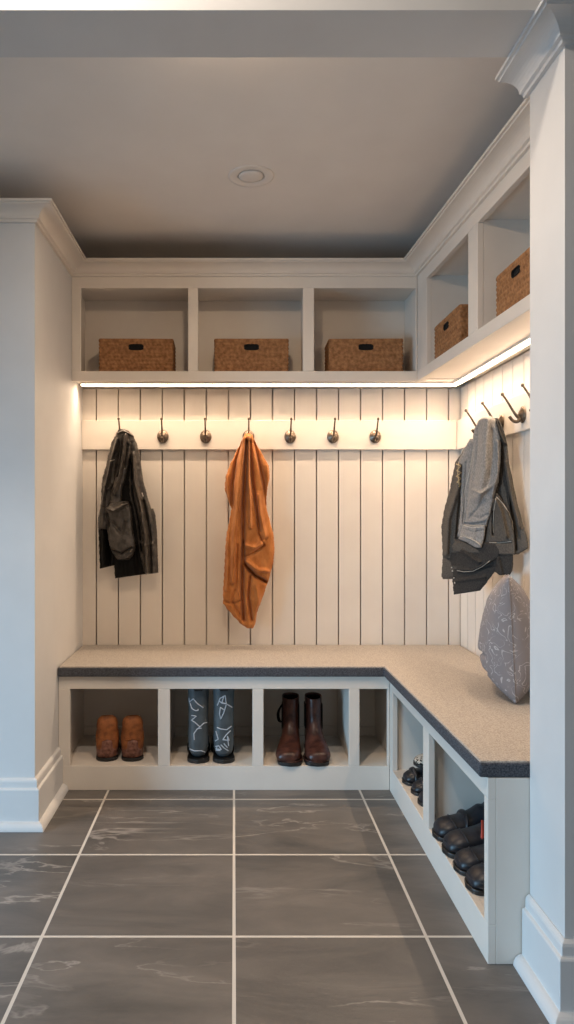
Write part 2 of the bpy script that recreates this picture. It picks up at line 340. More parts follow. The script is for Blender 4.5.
# rear bench
Zt, Zb, BT = 0.403, 0.0963, 0.455
sb = thing('storage_bench', 'white bench cabinet with four shoe cubbies along the rear wall', 'bench', (0.0, 2.80, 0))
bo = [(-0.653, -0.303), (-0.255, 0.0737), (0.1175, 0.458), (0.50, 0.612)]
ff = MB().box(XL+0.001, 0.6195, 2.80, 2.82, Zt, BT).box(XL+0.001, 0.6195, 2.80, 2.82, 0.0, Zb)
e = [XL+0.001]+[v for o in bo for v in o]+[0.6195]
for i in range(0, len(e), 2): ff.box(e[i], e[i+1], 2.80, 2.82, Zb, Zt)
ff.build('face_frame', M['paint'], sb, bevel=BV)
MB().box(XL+0.001, 0.66, 2.82, 3.24, Zb-0.02, Zb).build('bottom_panel', M['paint'], sb)
MB().box(XL+0.001, 1.04, 2.82, 3.249, BT-0.02, BT).build('top_panel', M['paint'], sb)
MB().box(XL+0.001, 0.66, 3.19, 3.21, Zb, BT-0.02).build('back_panel', M['paint'], sb)
for a, b in ((XL+0.02, -0.29), (-0.268, 0.084), (0.108, 0.468), (0.491, 0.64)): MB().box(a, b, 3.181, 3.19, Zb, 0.137).build('cleat', M['paint'], sb, bevel=0.001)
MB().box(XL+0.001, XL+0.02, 2.82, 3.19, Zb, BT-0.02).build('side_panel', M['paint'], sb)
for x in (-0.279, 0.096, 0.4795): MB().box(x-0.011, x+0.011, 2.82, 3.19, Zb, BT-0.02).build('divider', M['paint'], sb)
MB().box(0.64, 0.66, 2.82, 3.19, Zb, BT-0.02).build('side_panel', M['paint'], sb)
# right bench
YE = 1.717; XB = 0.62
sr = thing('storage_bench', 'white bench cabinet with two shoe cubbies along the right wall', 'bench', (XB, 2.25, 0))
ro = [(1.743, 2.24), (2.306, 2.75)]
ff = MB().box(XB, XB+0.02, YE, 2.7995, Zt, BT).box(XB, XB+0.02, YE, 2.7995, 0, Zb)
for a, b in ((YE, ro[0][0]), (ro[0][1], ro[1][0]), (ro[1][1], 2.7995)): ff.box(XB, XB+0.02, a, b, Zb, Zt)
ff.build('face_frame', M['paint'], sr, bevel=BV)
MB().box(XB+0.0202, 1.04, YE, YE+0.018, 0, BT-0.0001).build('end_panel', M['paint'], sr, bevel=BV)
MB().box(XB+0.02, 1.04, YE+0.018, 2.7995, Zb-0.02, Zb).build('bottom_panel', M['paint'], sr)
MB().box(XB+0.02, 1.04, YE+0.018, 2.7995, BT-0.02, BT).build('top_panel', M['paint'], sr)
MB().box(1.02, 1.04, YE+0.018, 2.7995, Zb, BT-0.02).build('back_panel', M['paint'], sr)
for y in (2.273, 2.775): MB().box(XB+0.02, 1.02, y-0.012, y+0.012, Zb, BT-0.02).build('divider', M['paint'], sr)
# cushion
bc = thing('bench_cushion', 'L-shaped felt bench cushion, tan top with charcoal edge, on both benches', 'cushion', (0, 2.8, BT+0.0005))
def Lp(i): return [(XL+0.002+i, YB-0.002-i), (XL+0.002+i, 2.78+i), (0.593+i, 2.78+i), (0.60+i, YE+i), (XR-0.002-i, YE+i), (XR-0.002-i, YB-0.002-i)]
MB().prism(Lp(0), BT+0.0005, 0.4925).build('edge_band', M['felt_side'], bc, bevel=0.006, seg=4, label='charcoal felt edge')
MB().prism(Lp(0.003), 0.480, 0.4965).build('top_layer', M['felt_top'], bc, bevel=0.004, seg=3, label='tan felt top')

# hook rails
def make_hook(parent, loc, rz):
    h = MB(); h.lathe([(0.021, 0), (0.027, 0.001), (0.0285, 0.004), (0.026, 0.007), (0.018, 0.010), (0.010, 0.016), (0.004, 0.018)], (0, 0, 0), 'y', 28, 0.93, 1.08)
    o = h.build('hook', M['hook'], parent, smooth=True, local=True)
    MB().tube([(0, -0.008, -0.012), (0, -0.020, -0.008), (0, -0.036, 0.012), (0, -0.056, 0.045), (0, -0.073, 0.070)], [0.0075, 0.006, 0.0045, 0.0038, 0.0036], 12).build('upper_arm', M['hook'], o, smooth=True, local=True)
    MB().lathe([(0.001, -0.0065), (0.0045, -0.005), (0.0062, 0), (0.0045, 0.005), (0.001, 0.0065)], (0, -0.0745, 0.072), 'z', 14).build('ball_tip', M['hook'], o, smooth=True, local=True)
    MB().tube([(0, -0.008, -0.006), (0, -0.020, -0.024), (0, -0.036, -0.022), (0, -0.047, -0.010), (0, -0.050, -0.006)], [0.008, 0.0065, 0.0055, 0.0058, 0.005], 12).build('lower_arm', M['hook'], o, smooth=True, local=True)
    o.location = loc; o.rotation_euler = (0, 0, rz); return o
ZR0, ZR1 = 1.396, 1.530
cr_ = thing('coat_rack', 'long cream hook rail with seven metal hooks on the rear wall', 'coat rack', (0.15, YB, ZR0))
MB().box(XL+0.001, XR-0.0215, YB-0.02, YB-0.0002, ZR0, ZR1).build('rail', M['paint'], cr_, bevel=0.002)
for px in (121.3, 163, 205.7, 248.5, 290, 332.8, 375):
    make_hook(cr_, ((px-VX)*3.23/F-0.15, -0.0201, 1.455-ZR0), 0)
cr2 = thing('coat_rack', 'cream hook rail with metal hooks on the right wall', 'coat rack', (XR, 2.45, ZR0))
MB().box(XR-0.02, XR-0.0002, YE+0.001, YB-0.0003, ZR0, ZR1).build('rail', M['paint'], cr2, bevel=0.002)
for y in (2.88, 2.689, 2.49, 2.315): make_hook(cr2, (-0.0201, y-2.45, 1.452-ZR0), -math.pi/2)

# ceiling downlight
dl = thing('downlight', 'round white recessed ceiling downlight', 'light', (0.06, 2.454, CEIL))
MB().lathe([(0.078, -0.0001), (0.080, -0.001), (0.079, -0.003), (0.072, -0.0035), (0.050, -0.003), (0.046, -0.001), (0.046, -0.0001)], (0.06, 2.454, CEIL), 'z', 48).build('trim_ring', M['lens'], dl, smooth=True)
MB().lathe([(0.044, -0.0002), (0.044, -0.003), (0.03, -0.0045), (0.002, -0.005)], (0.06, 2.454, CEIL), 'z', 40).build('lens', M['lens'], dl, smooth=True)

# ------------------------------------------------------------ baskets
def make_basket():
    W, D, H, R = 0.328, 0.165, 0.150, 0.010
    r = thing('storage_basket', '', 'basket', (0, 0, 0))
    per = []
    st = 0.0026; path = [(-W/2, 0), (W/2, 0), (W/2, D), (-W/2, D), (-W/2, 0)]
    for (x0, y0), (x1, y1) in zip(path[:-1], path[1:]):
        L_ = math.hypot(x1-x0, y1-y0); n = int(L_/st); dx, dy = (x1-x0)/L_, (y1-y0)/L_
        for k in range(n):
            t = k/n*L_; x, y = x0+dx*t, y0+dy*t
            # round the corners
            cx = min(max(x, -W/2+R), W/2-R); cy = min(max(y, R), D-R)
            if (x != cx) and (y != cy):
                d = math.hypot(x-cx, y-cy); x = cx+(x-cx)/d*R; y = cy+(y-cy)/d*R; nx, ny = (x-cx)/R, (y-cy)/R
            elif abs(dy) < 0.5: nx, ny = 0, (-1 if y < D/2 else 1)
            else: nx, ny = (-1 if x < 0 else 1), 0
            per.append((x, y, nx, ny))
    npz = int(H/0.0024); vs = []; fs = []; n = len(per); rh = H/9; pitch = 0.0165
    for j in range(npz+1):
        z = H*j/npz; row = int(min(z/rh, 8.999)); fz = z/rh-row
        for i, (x, y, nx, ny) in enumerate(per):
            s = i*st/pitch+row*0.5+0.55*fz
            a = abs(math.sin(math.pi*fz))**0.6*(0.35+0.65*abs(math.sin(math.pi*s))**0.7)
            a += 0.25*noise.noise(Vector((x*90, y*90, z*90)))
            if row in (0, 8): a = 0.4+0.6*a
            o = 0.0045*a-0.0045
            vs.append((x+nx*o, y+ny*o, z))
    def slot(x, z): return abs((x)/0.031)**4+abs((z-0.113)/0.0125)**4 < 1
    for j in range(npz):
        for i in range(n):
            k = (i+1) % n; a = (i+j*n, k+j*n, k+(j+1)*n, i+(j+1)*n)
            c = sum((Vector(vs[q]) for q in a), Vector())/4
            if c.y < 0.008 and slot(c.x, c.z): continue
            fs.append(a)
    # snap slot rim: gap is closed by the painted shade cup below
    m = len(vs)
    for z in (H, H-0.001, 0.01):                       # rim and inner wall
        for (x, y, nx, ny) in per: vs.append((x-nx*0.009, y-ny*0.009, z))
    top = npz*n
    for i in range(n):
        k = (i+1) % n
        fs.append((top+i, top+k, m+k, m+i)); fs.append((m+i, m+k, m+n+k, m+n+i))
    for i in range(n):
        k = (i+1) % n
        a = (m+n+i, m+n+k, m+2*n+k, m+2*n+i)
        fs.append(a)
    fs.append(tuple(range(m+2*n, m+3*n))); fs.append(tuple(range(n)))
    mk('body', vs, fs, M['weave'], r, smooth=True, local=True)
    # near-black cup behind the hand slot, painting in the shade of the hole
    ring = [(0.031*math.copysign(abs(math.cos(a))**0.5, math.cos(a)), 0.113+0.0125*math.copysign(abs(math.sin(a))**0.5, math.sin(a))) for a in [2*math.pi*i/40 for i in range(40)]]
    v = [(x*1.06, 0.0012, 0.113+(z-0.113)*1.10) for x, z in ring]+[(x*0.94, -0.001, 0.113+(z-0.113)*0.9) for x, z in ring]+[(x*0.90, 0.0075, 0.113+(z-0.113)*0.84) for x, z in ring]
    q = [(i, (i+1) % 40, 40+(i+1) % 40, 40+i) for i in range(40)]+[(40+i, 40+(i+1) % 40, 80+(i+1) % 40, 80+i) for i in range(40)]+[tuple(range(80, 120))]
    mk('handle_slot_shade', v, q, M['slot'], r, smooth=False, local=True, label='hand hole with painted-in shade')
    return r
bk = make_basket()
g = 'woven seagrass baskets in the wall cabinets'
spots = [(136.0, 3.07, 0.02, 'woven brown basket in the left compartment of the rear wall cabinet'),
         (251.5, 3.07, 0.0, 'woven brown basket in the middle compartment of the rear wall cabinet'),
         (366.0, 3.07, -0.02, 'woven brown basket in the compartment of the rear cabinet nearest the corner')]
for i, (px, y, rz, lab) in enumerate(spots):
    o = bk if i == 0 else copy_tree(bk)
    o.location = ((px-VX)*y/F, y, zb+0.0005); o.rotation_euler.z = rz; tag(o, lab, 'basket', g)
for x, y, lab in ((0.822, 2.729, 'woven brown basket on the right-wall cabinet, in the compartment nearest the corner'),
                  (0.846, 2.115, 'woven brown basket high on the right-wall cabinet, partly hidden by the wall end')):
    o = copy_tree(bk); o.location = (x, y, zb+0.0005); o.rotation_euler.z = -math.pi/2; tag(o, lab, 'basket', g)

# ------------------------------------------------------------ garments
def interp(rows, y):
    if y <= rows[0][0]: return rows[0][1:]
    for a, b in zip(rows[:-1], rows[1:]):
        if y <= b[0]:
            t = (y-a[0])/(b[0]-a[0]); t = t*t*(3-2*t)*0.35+t*0.65
            return tuple(a[k]*(1-t)+b[k]*t for k in range(1, len(a)))
    return rows[-1][1:]
def seg_dist(p, a, b):
    ax, ay = a; bx, by = b; dx, dy = bx-ax, by-ay; L2 = dx*dx+dy*dy or 1e-9
    t = max(0, min(1, ((p[0]-ax)*dx+(p[1]-ay)*dy)/L2)); return math.hypot(p[0]-ax-dx*t, p[1]-ay-dy*t)
def relief(name, rows, folds, p0, dr, off, thick, mat, parent, nu=44, nv=90, wrinkle=0.0018, hem=0.0, endr=0.07, seed=0, label=None, skew=None):
    """cloth lobe with real depth: rows (y, x_left, x_right), folds [(polyline, width, amplitude)]"""
    y0, y1 = rows[0][0], rows[-1][0]; nrm = Vector((dr[1], -dr[0], 0)).normalized()
    if nrm.y > 0: nrm = -nrm
    nrm = Vector((nrm.x, nrm.y, 0))
    vs = []; side_on = abs(dr[1]) > 0.1
    for j in range(nv+1):
        v = j/nv; y = y0+(y1-y0)*v; xl, xr = interp(rows, y)
        jag = 0.35*math.sin(y*0.9+seed)+0.25*math.sin(y*2.3+seed*2)
        xl += jag*0.6; xr += jag*0.5*math.cos(y)
        ev = min(1.0, min(v, 1-v)/endr); pv = math.sqrt(max(0, 1-(1-ev)**2))
        for i in range(nu+1):
            u = -1+2*i/nu; u = math.sin(u*math.pi/2)*0.5+u*0.5
            x = (xl+xr)/2+u*(xr-xl)/2
            yy = y+(skew(u) if skew else 0)*(v if skew else 0)
            q = ray_plane(x, yy, p0, dr); tow = Vector((-q.x, -q.y, 0)).normalized() if side_on else nrm
            pu = (1-abs(u)**2.6)**0.5
            d = thick*pu
            fd = 0
            for pl, wd, am in folds:
                am *= 3.0 if side_on else 2.1
                dm = min(seg_dist((x, yy), a, b) for a, b in zip(pl[:-1], pl[1:]))
                if dm < wd*3: fd += am*math.exp(-(dm/wd)**2)
            nz = noise.fractal(Vector((q.x*22+seed, q.y*22, q.z*9)), 1.0, 2.0, 4)*wrinkle
            nz += noise.noise(Vector((q.x*70+seed, q.y*70, q.z*60)))*wrinkle*0.35
            fr = (d+(fd+nz)*min(1, pu*1.6))*pv
            bk_ = -(thick*0.55*pu)*pv
            vs.append(q+tow*(off+fr)); vs.append(q+tow*(off+min(bk_, fr-0.0015)))
    W_ = nu+1; fs = []
    def I(i, j, s): return 2*(j*W_+i)+s
    for j in range(nv):
        for i in range(nu):
            fs.append((I(i, j, 0), I(i+1, j, 0), I(i+1, j+1, 0), I(i, j+1, 0)))
            fs.append((I(i, j, 1), I(i, j+1, 1), I(i+1, j+1, 1), I(i+1, j, 1)))
    for j in range(nv):
        fs.append((I(0, j, 0), I(0, j+1, 0), I(0, j+1, 1), I(0, j, 1)))
        fs.append((I(nu, j, 0), I(nu, j, 1), I(nu, j+1, 1), I(nu, j+1, 0)))
    for i in range(nu):
        fs.append((I(i, 0, 0), I(i, 0, 1), I(i+1, 0, 1), I(i+1, 0, 0)))
        fs.append((I(i, nv, 0), I(i+1, nv, 0), I(i+1, nv, 1), I(i, nv, 1)))
    return mk(name, vs, fs, mat, parent, smooth=True, label=label)
def on_surface(obj_list, pts, lift=0.001):
    """drop a pixel polyline onto the nearest surface of the given meshes"""
    out = []; trees = []
    for ob in obj_list:
        wl = world_loc(ob); R = ob.parent.rotation_euler.z if ob.parent else 0
        m = Matrix.Translation(world_loc(ob.parent) if ob.parent else (0, 0, 0))@Matrix.Rotation(R, 4, 'Z')@Matrix.Translation(ob.location)
        trees.append(BVHTree.FromPolygons([m@v.co for v in ob.data.vertices], [tuple(p.vertices) for p in ob.data.polygons]))
    for (x, y) in pts:
        d = Vector(((x-VX)/F, 1, (VY-y)/F)).normalized(); best = None
        for t in trees:
            h, nn, _, ds = t.ray_cast(Vector((0, 0, CH)), d)
            if h and (best is None or ds < best[1]): best = (h-d*lift, ds)
        if best: out.append(best[0])
    return out
def dense(pl, step=0.6):
    o = []
    for a, b in zip(pl[:-1], pl[1:]):
        n = max(1, int(math.hypot(b[0]-a[0], b[1]-a[1])/step))
        o += [(a[0]+(b[0]-a[0])*k/n, a[1]+(b[1]-a[1])*k/n) for k in range(n)]
    return o+[pl[-1]]
def lines_on(name, objs, lines, r, mat, parent, lift=0.0006, label=None):
    for pl in lines:
        pts = on_surface(objs, dense(pl), lift)
        if len(pts) > 1: MB().tube(pts, r, 6, 1).build(name, mat, parent, smooth=True, label=label)

# --- orange garment
def OZ(x, y): return (210+x*0.2247, 410+y*0.2247)
og = thing('shirt', 'rust orange cotton garment hanging from the fourth hook of the rear rail', 'clothing', P(248.5, 629, 3.17))
rows = [(z, a, b) for z, a, b in [(104, 160, 180), (112, 152, 190), (130, 143, 196), (150, 135, 205), (200, 110, 235), (250, 86, 262), (300, 69, 266), (350, 65, 256), (400, 80, 250), (440, 95, 252), (500, 85, 268), (560, 72, 284), (620, 68, 288), (680, 65, 282), (740, 62, 266), (800, 58, 246), (860, 58, 226), (880, 72, 217), (910, 98, 208), (945, 130, 204), (965, 155, 196), (972, 168, 190)]]
rows = [(OZ(0, z)[1], OZ(a, 0)[0], OZ(b, 0)[0]) for z, a, b in rows]
fl = [([(164, 140), (158, 300), (148, 430), (148, 600), (143, 800), (150, 930)], 1.7, -0.020),
      ([(178, 140), (186, 300), (205, 430), (218, 535)], 1.4, -0.014),
      ([(140, 150), (115, 230), (100, 330), (95, 440)], 1.6, -0.013),
      ([(198, 145), (225, 260), (243, 340), (250, 420)], 1.7, -0.013),
      ([(172, 120), (170, 300), (178, 420), (180, 520)], 1.4, 0.012),
      ([(150, 130), (133, 300), (122, 420), (108, 560), (102, 760)], 2.4, 0.011),
      ([(215, 380), (225, 470), (245, 560)], 2.2, 0.008),
      ([(75, 290), (80, 370), (90, 430)], 2, 0.008), ([(255, 250), (258, 320), (250, 380)], 2, 0.008),
      ([(215, 545), (240, 602), (195, 635), (155, 652)], 1.0, -0.009),
      ([(160, 600), (200, 610), (232, 590)], 2.0, 0.012),
      ([(150, 590), (150, 660), (158, 690)], 1.2, -0.012),
      ([(158, 690), (200, 735), (250, 765)], 1.6, -0.020),
      ([(160, 668), (210, 708), (262, 716)], 1.5, 0.014),
      ([(180, 740), (170, 830), (186, 930)], 1.4, -0.011),
      ([(205, 780), (215, 840), (200, 920)], 2.2, 0.008),
      ([(110, 800), (100, 850), (135, 915)], 1.8, -0.008), ([(62, 850), (100, 858), (138, 846)], 1.1, -0.006),
      ([(120, 600), (115, 700), (120, 830)], 1.3, -0.006), ([(80, 520), (78, 650), (76, 800)], 1.6, 0.006)]
fl = [([OZ(*p) for p in pl], w_, a_) for pl, w_, a_ in fl]
body_o = relief('body', rows, fl, P(248.5, 500, 3.165), (1, 0), 0, 0.030, M['orange'], og, nu=90, nv=170, wrinkle=0.004, endr=0.03, seed=3)
lines_on('seam', [body_o], [[OZ(*p) for p in pl] for pl in ([(62, 842), (88, 862), (136, 846)], [(140, 955), (168, 968), (190, 966)])], 0.0009, M['orange'], og)

# --- black leather jacket
def BZ(x, y): return (90+x*0.1758, 410+y*0.1758)
lj = thing('jacket', 'black leather jacket hanging from the leftmost hook of the rear rail', 'clothing', P(128, 579, 3.18))
def brow(rs): return [(BZ(0, z)[1], BZ(a, 0)[0], BZ(b, 0)[0]) for z, a, b in rs]
def bf(f): return [([BZ(*p) for p in pl], w_, a_) for pl, w_, a_ in f]
pj = P(128, 500, 3.19)
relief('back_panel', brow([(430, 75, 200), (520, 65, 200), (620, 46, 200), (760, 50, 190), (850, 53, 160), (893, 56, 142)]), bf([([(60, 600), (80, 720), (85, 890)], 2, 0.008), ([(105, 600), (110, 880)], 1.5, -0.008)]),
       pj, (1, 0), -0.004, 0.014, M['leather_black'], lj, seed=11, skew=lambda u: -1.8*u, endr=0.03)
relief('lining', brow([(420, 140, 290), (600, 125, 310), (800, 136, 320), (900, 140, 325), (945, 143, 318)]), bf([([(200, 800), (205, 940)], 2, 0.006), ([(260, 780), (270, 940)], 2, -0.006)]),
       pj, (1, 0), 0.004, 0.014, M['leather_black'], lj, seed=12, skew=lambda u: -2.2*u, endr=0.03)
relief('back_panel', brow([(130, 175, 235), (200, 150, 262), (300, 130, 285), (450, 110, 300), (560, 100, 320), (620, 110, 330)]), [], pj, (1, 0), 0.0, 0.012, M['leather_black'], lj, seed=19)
jr = relief('front_panel', brow([(138, 170, 215), (160, 190, 255), (200, 215, 272), (300, 235, 292), (400, 225, 305), (480, 228, 325), (565, 250, 350), (700, 272, 372), (800, 285, 378), (900, 305, 382), (930, 318, 384)]),
       bf([([(255, 260), (262, 400), (300, 560), (320, 700), (330, 920)], 1.6, 0.012), ([(235, 300), (245, 480), (280, 640), (295, 800)], 1.2, -0.010), ([(310, 520), (345, 700), (352, 920)], 1.1, -0.010), ([(290, 600), (310, 640), (300, 690)], 1.4, 0.008), ([(275, 740), (320, 770), (360, 760)], 1.0, 0.006)]),
       pj, (1, 0), 0.016, 0.018, M['leather_dark'], lj, nu=50, nv=120, wrinkle=0.007, seed=13, skew=lambda u: -0.8*u, endr=0.02)
relief('side_panel', brow([(560, 345, 362), (600, 340, 374), (700, 345, 384), (800, 350, 386), (925, 355, 390)]), [], pj, (1, 0), 0.010, 0.010, M['leather_dark'], lj, seed=14, nu=20, nv=60)
jl = relief('sleeve', brow([(140, 175, 210), (155, 140, 205), (200, 120, 190), (300, 98, 168), (400, 72, 150), (450, 68, 140), (520, 66, 126), (600, 56, 112), (680, 50, 100)]),
       bf([([(165, 170), (130, 300), (100, 420), (80, 540)], 1.6, 0.010), ([(150, 250), (125, 350), (110, 440)], 1.0, -0.007), ([(80, 420), (110, 450), (130, 430)], 1.2, 0.007)]),
       pj, (1, 0), 0.012, 0.020, M['leather_dark'], lj, nu=40, nv=110, wrinkle=0.007, seed=15, endr=0.04)
js = relief('sleeve', brow([(118, 188, 215), (135, 178, 232), (180, 178, 242), (240, 176, 236), (320, 165, 222), (400, 148, 205), (450, 132, 190), (500, 120, 185), (545, 116, 180)]),
       bf([([(215, 150), (200, 260), (180, 380), (150, 480)], 1.4, 0.010), ([(195, 160), (185, 260), (165, 380)], 0.9, -0.008), ([(222, 200), (205, 330)], 0.9, -0.008)]),
       pj, (1, 0), 0.030, 0.020, M['leather_dark'], lj, nu=36, nv=100, wrinkle=0.007, seed=16, endr=0.04)
jc = relief('cuff', brow([(518, 150, 222), (535, 118, 232), (560, 96, 240), (600, 94, 245), (650, 102, 248), (700, 108, 252), (740, 112, 262), (780, 122, 264), (815, 140, 256), (850, 165, 232)]),
       bf([([(110, 560), (150, 575), (225, 530)], 1.6, 0.010), ([(105, 590), (115, 640), (104, 680)], 1.6, -0.010), ([(140, 640), (190, 700), (210, 640)], 1.6, -0.006), ([(130, 790), (190, 812), (245, 780)], 0.9, -0.010), ([(145, 825), (190, 848), (225, 835)], 0.8, 0.007)]),
       pj, (1, 0), 0.034, 0.026, M['leather_dark'], lj, nu=44, nv=80, wrinkle=0.006, seed=17, endr=0.12)
relief('collar', brow([(112, 168, 205), (125, 165, 228), (150, 150, 255), (175, 160, 258), (190, 190, 245)]), bf([([(165, 140), (200, 128), (250, 150)], 0.9, 0.006)]), pj, (1, 0), 0.028, 0.018, M['leather_dark'], lj, nu=30, nv=30, seed=18)
lines_on('buckle', [jl, jr, jc], [[BZ(*p) for p in pl] for pl in ([(114, 290), (140, 283)], [(296, 470), (302, 492)])], 0.0022, M['thread'], lj, lift=0.001, label='pale metal tab')

# --- grey denim jacket on the right wall
def GZ(x, y): return (435+x*0.1905, 405+y*0.1905)
dj = thing('jacket', 'washed grey denim jacket hanging from a hook of the right-wall rail', 'clothing', (0.93, 2.69, 0.78))
def grow(rs): return [(GZ(0, z)[1], GZ(a, 0)[0], GZ(b, 0)[0]) for z, a, b in rs]
def gf(f): return [([GZ(*p) for p in pl], w_, a_) for pl, w_, a_ in f]
gp = (0.935, 2.69, 1.1); gd = (0.35, -0.94)
def gr(name, rows, folds, off, th, mat, **k): return relief(name, grow(rows), gf(folds), gp, gd, off, th, M[mat], dj, **k)
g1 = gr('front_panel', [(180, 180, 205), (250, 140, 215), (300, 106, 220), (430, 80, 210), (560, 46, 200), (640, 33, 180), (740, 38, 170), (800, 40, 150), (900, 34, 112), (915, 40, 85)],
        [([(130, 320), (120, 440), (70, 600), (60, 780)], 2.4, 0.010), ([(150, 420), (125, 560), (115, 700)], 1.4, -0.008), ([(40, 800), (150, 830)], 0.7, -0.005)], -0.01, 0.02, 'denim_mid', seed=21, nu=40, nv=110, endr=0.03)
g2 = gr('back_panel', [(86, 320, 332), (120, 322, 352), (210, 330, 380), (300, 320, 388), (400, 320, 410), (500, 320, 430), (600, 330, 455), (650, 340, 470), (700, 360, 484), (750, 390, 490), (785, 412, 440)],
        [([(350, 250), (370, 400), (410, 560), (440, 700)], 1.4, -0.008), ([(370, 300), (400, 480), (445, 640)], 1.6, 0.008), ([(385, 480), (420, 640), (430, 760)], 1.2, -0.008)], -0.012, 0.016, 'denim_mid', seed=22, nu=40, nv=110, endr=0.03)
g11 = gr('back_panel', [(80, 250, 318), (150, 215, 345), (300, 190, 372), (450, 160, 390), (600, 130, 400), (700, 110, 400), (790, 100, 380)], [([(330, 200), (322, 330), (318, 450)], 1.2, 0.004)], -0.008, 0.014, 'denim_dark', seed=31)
g12 = gr('placket', [(178, 182, 202), (240, 150, 200), (300, 122, 192), (420, 134, 184), (560, 134, 172), (640, 124, 160), (690, 118, 150)], [([(165, 300), (155, 450), (148, 620)], 0.8, -0.004)], 0.012, 0.010, 'denim', seed=33, nu=20, nv=80)
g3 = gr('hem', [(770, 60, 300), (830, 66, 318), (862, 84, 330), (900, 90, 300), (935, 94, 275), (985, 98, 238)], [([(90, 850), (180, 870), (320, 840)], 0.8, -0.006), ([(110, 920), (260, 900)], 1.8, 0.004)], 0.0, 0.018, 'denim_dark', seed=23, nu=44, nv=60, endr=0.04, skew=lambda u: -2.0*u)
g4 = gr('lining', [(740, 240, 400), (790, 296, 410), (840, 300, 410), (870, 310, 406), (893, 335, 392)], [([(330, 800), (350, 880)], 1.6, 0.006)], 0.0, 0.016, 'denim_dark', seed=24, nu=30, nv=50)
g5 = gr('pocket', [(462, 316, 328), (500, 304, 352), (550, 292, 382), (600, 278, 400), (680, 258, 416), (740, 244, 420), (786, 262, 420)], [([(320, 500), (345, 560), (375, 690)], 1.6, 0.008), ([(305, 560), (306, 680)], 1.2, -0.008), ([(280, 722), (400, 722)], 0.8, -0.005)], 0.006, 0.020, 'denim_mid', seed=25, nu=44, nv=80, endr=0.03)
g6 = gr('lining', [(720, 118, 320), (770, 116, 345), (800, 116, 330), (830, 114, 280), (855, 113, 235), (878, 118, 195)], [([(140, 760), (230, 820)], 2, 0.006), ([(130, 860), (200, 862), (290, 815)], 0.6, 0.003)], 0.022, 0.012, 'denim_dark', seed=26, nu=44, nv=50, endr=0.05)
g7 = gr('sleeve', [(62, 262, 292), (72, 240, 312), (90, 225, 325), (130, 206, 336), (200, 194, 346), (300, 184, 344), (400, 174, 334), (460, 166, 316), (550, 156, 296), (640, 142, 272)],
        [([(270, 90), (262, 200), (255, 340), (230, 480)], 5, 0.014), ([(200, 210), (188, 330), (170, 480), (160, 600)], 1.3, -0.006), ([(175, 600), (205, 565), (238, 530), (245, 500)], 1.3, -0.003), ([(190, 575), (235, 598), (275, 575)], 1.5, -0.002), ([(230, 120), (222, 260), (205, 400)], 1.6, -0.003), ([(300, 140), (305, 260), (290, 380)], 1.8, -0.003),
         ([(200, 450), (240, 470), (310, 420)], 1.5, 0.005), ([(330, 200), (330, 360), (300, 480)], 1.4, 0.005), ([(160, 620), (200, 625), (262, 612)], 0.9, -0.006)], 0.018, 0.030, 'denim', seed=27, nu=60, nv=150, wrinkle=0.003, endr=0.05)
g8 = gr('cuff', [(628, 150, 266), (650, 138, 264), (680, 128, 262), (700, 124, 258), (725, 175, 252), (748, 215, 246)], [([(215, 640), (205, 700)], 1.2, 0.003), ([(150, 650), (200, 665), (255, 655)], 0.7, -0.002), ([(140, 685), (190, 700), (240, 735)], 0.7, 0.004)], 0.030, 0.026, 'denim', seed=28, nu=40, nv=40, endr=0.06)
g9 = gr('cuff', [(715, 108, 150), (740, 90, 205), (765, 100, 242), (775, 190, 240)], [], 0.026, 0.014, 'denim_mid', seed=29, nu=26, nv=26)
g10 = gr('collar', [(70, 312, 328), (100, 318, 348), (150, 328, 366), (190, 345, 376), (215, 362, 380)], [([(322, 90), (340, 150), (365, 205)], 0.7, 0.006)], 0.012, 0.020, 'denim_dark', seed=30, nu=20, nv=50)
allg = [g11, g12, g1, g2, g3, g4, g5, g6, g7, g8, g9, g10]
def gl(*ls): return [[GZ(*p) for p in pl] for pl in ls]
lines_on('stitching', allg, gl([(322, 482), (355, 515), (385, 560), (405, 610), (412, 655)], [(320, 490), (308, 560), (305, 640), (308, 672)], [(285, 722), (340, 724), (400, 716)], [(116, 868), (150, 876), (200, 872), (245, 850), (288, 818)],
         [(150, 632), (195, 645), (260, 640)], [(132, 690), (180, 700), (215, 716), (243, 742)], [(145, 560), (152, 470), (185, 330), (200, 230)]), 0.0010, M['thread'], dj, label='pale topstitching')
lines_on('button', allg, [[GZ(88, 850), GZ(88, 856)], [GZ(100, 905), GZ(100, 911)], [GZ(104, 930), GZ(104, 936)], [GZ(92, 868), GZ(92, 874)]], 0.0030, M['thread'], dj, label='pale metal buttons')
lines_on('patch', allg, gl([(112, 310), (135, 320), (115, 345), (138, 355), (112, 375), (136, 385), (116, 405), (138, 412), (125, 430)], [(125, 300), (120, 360), (128, 425)]), 0.0022, M['brass_patch'], dj, label='tan embroidered patch')

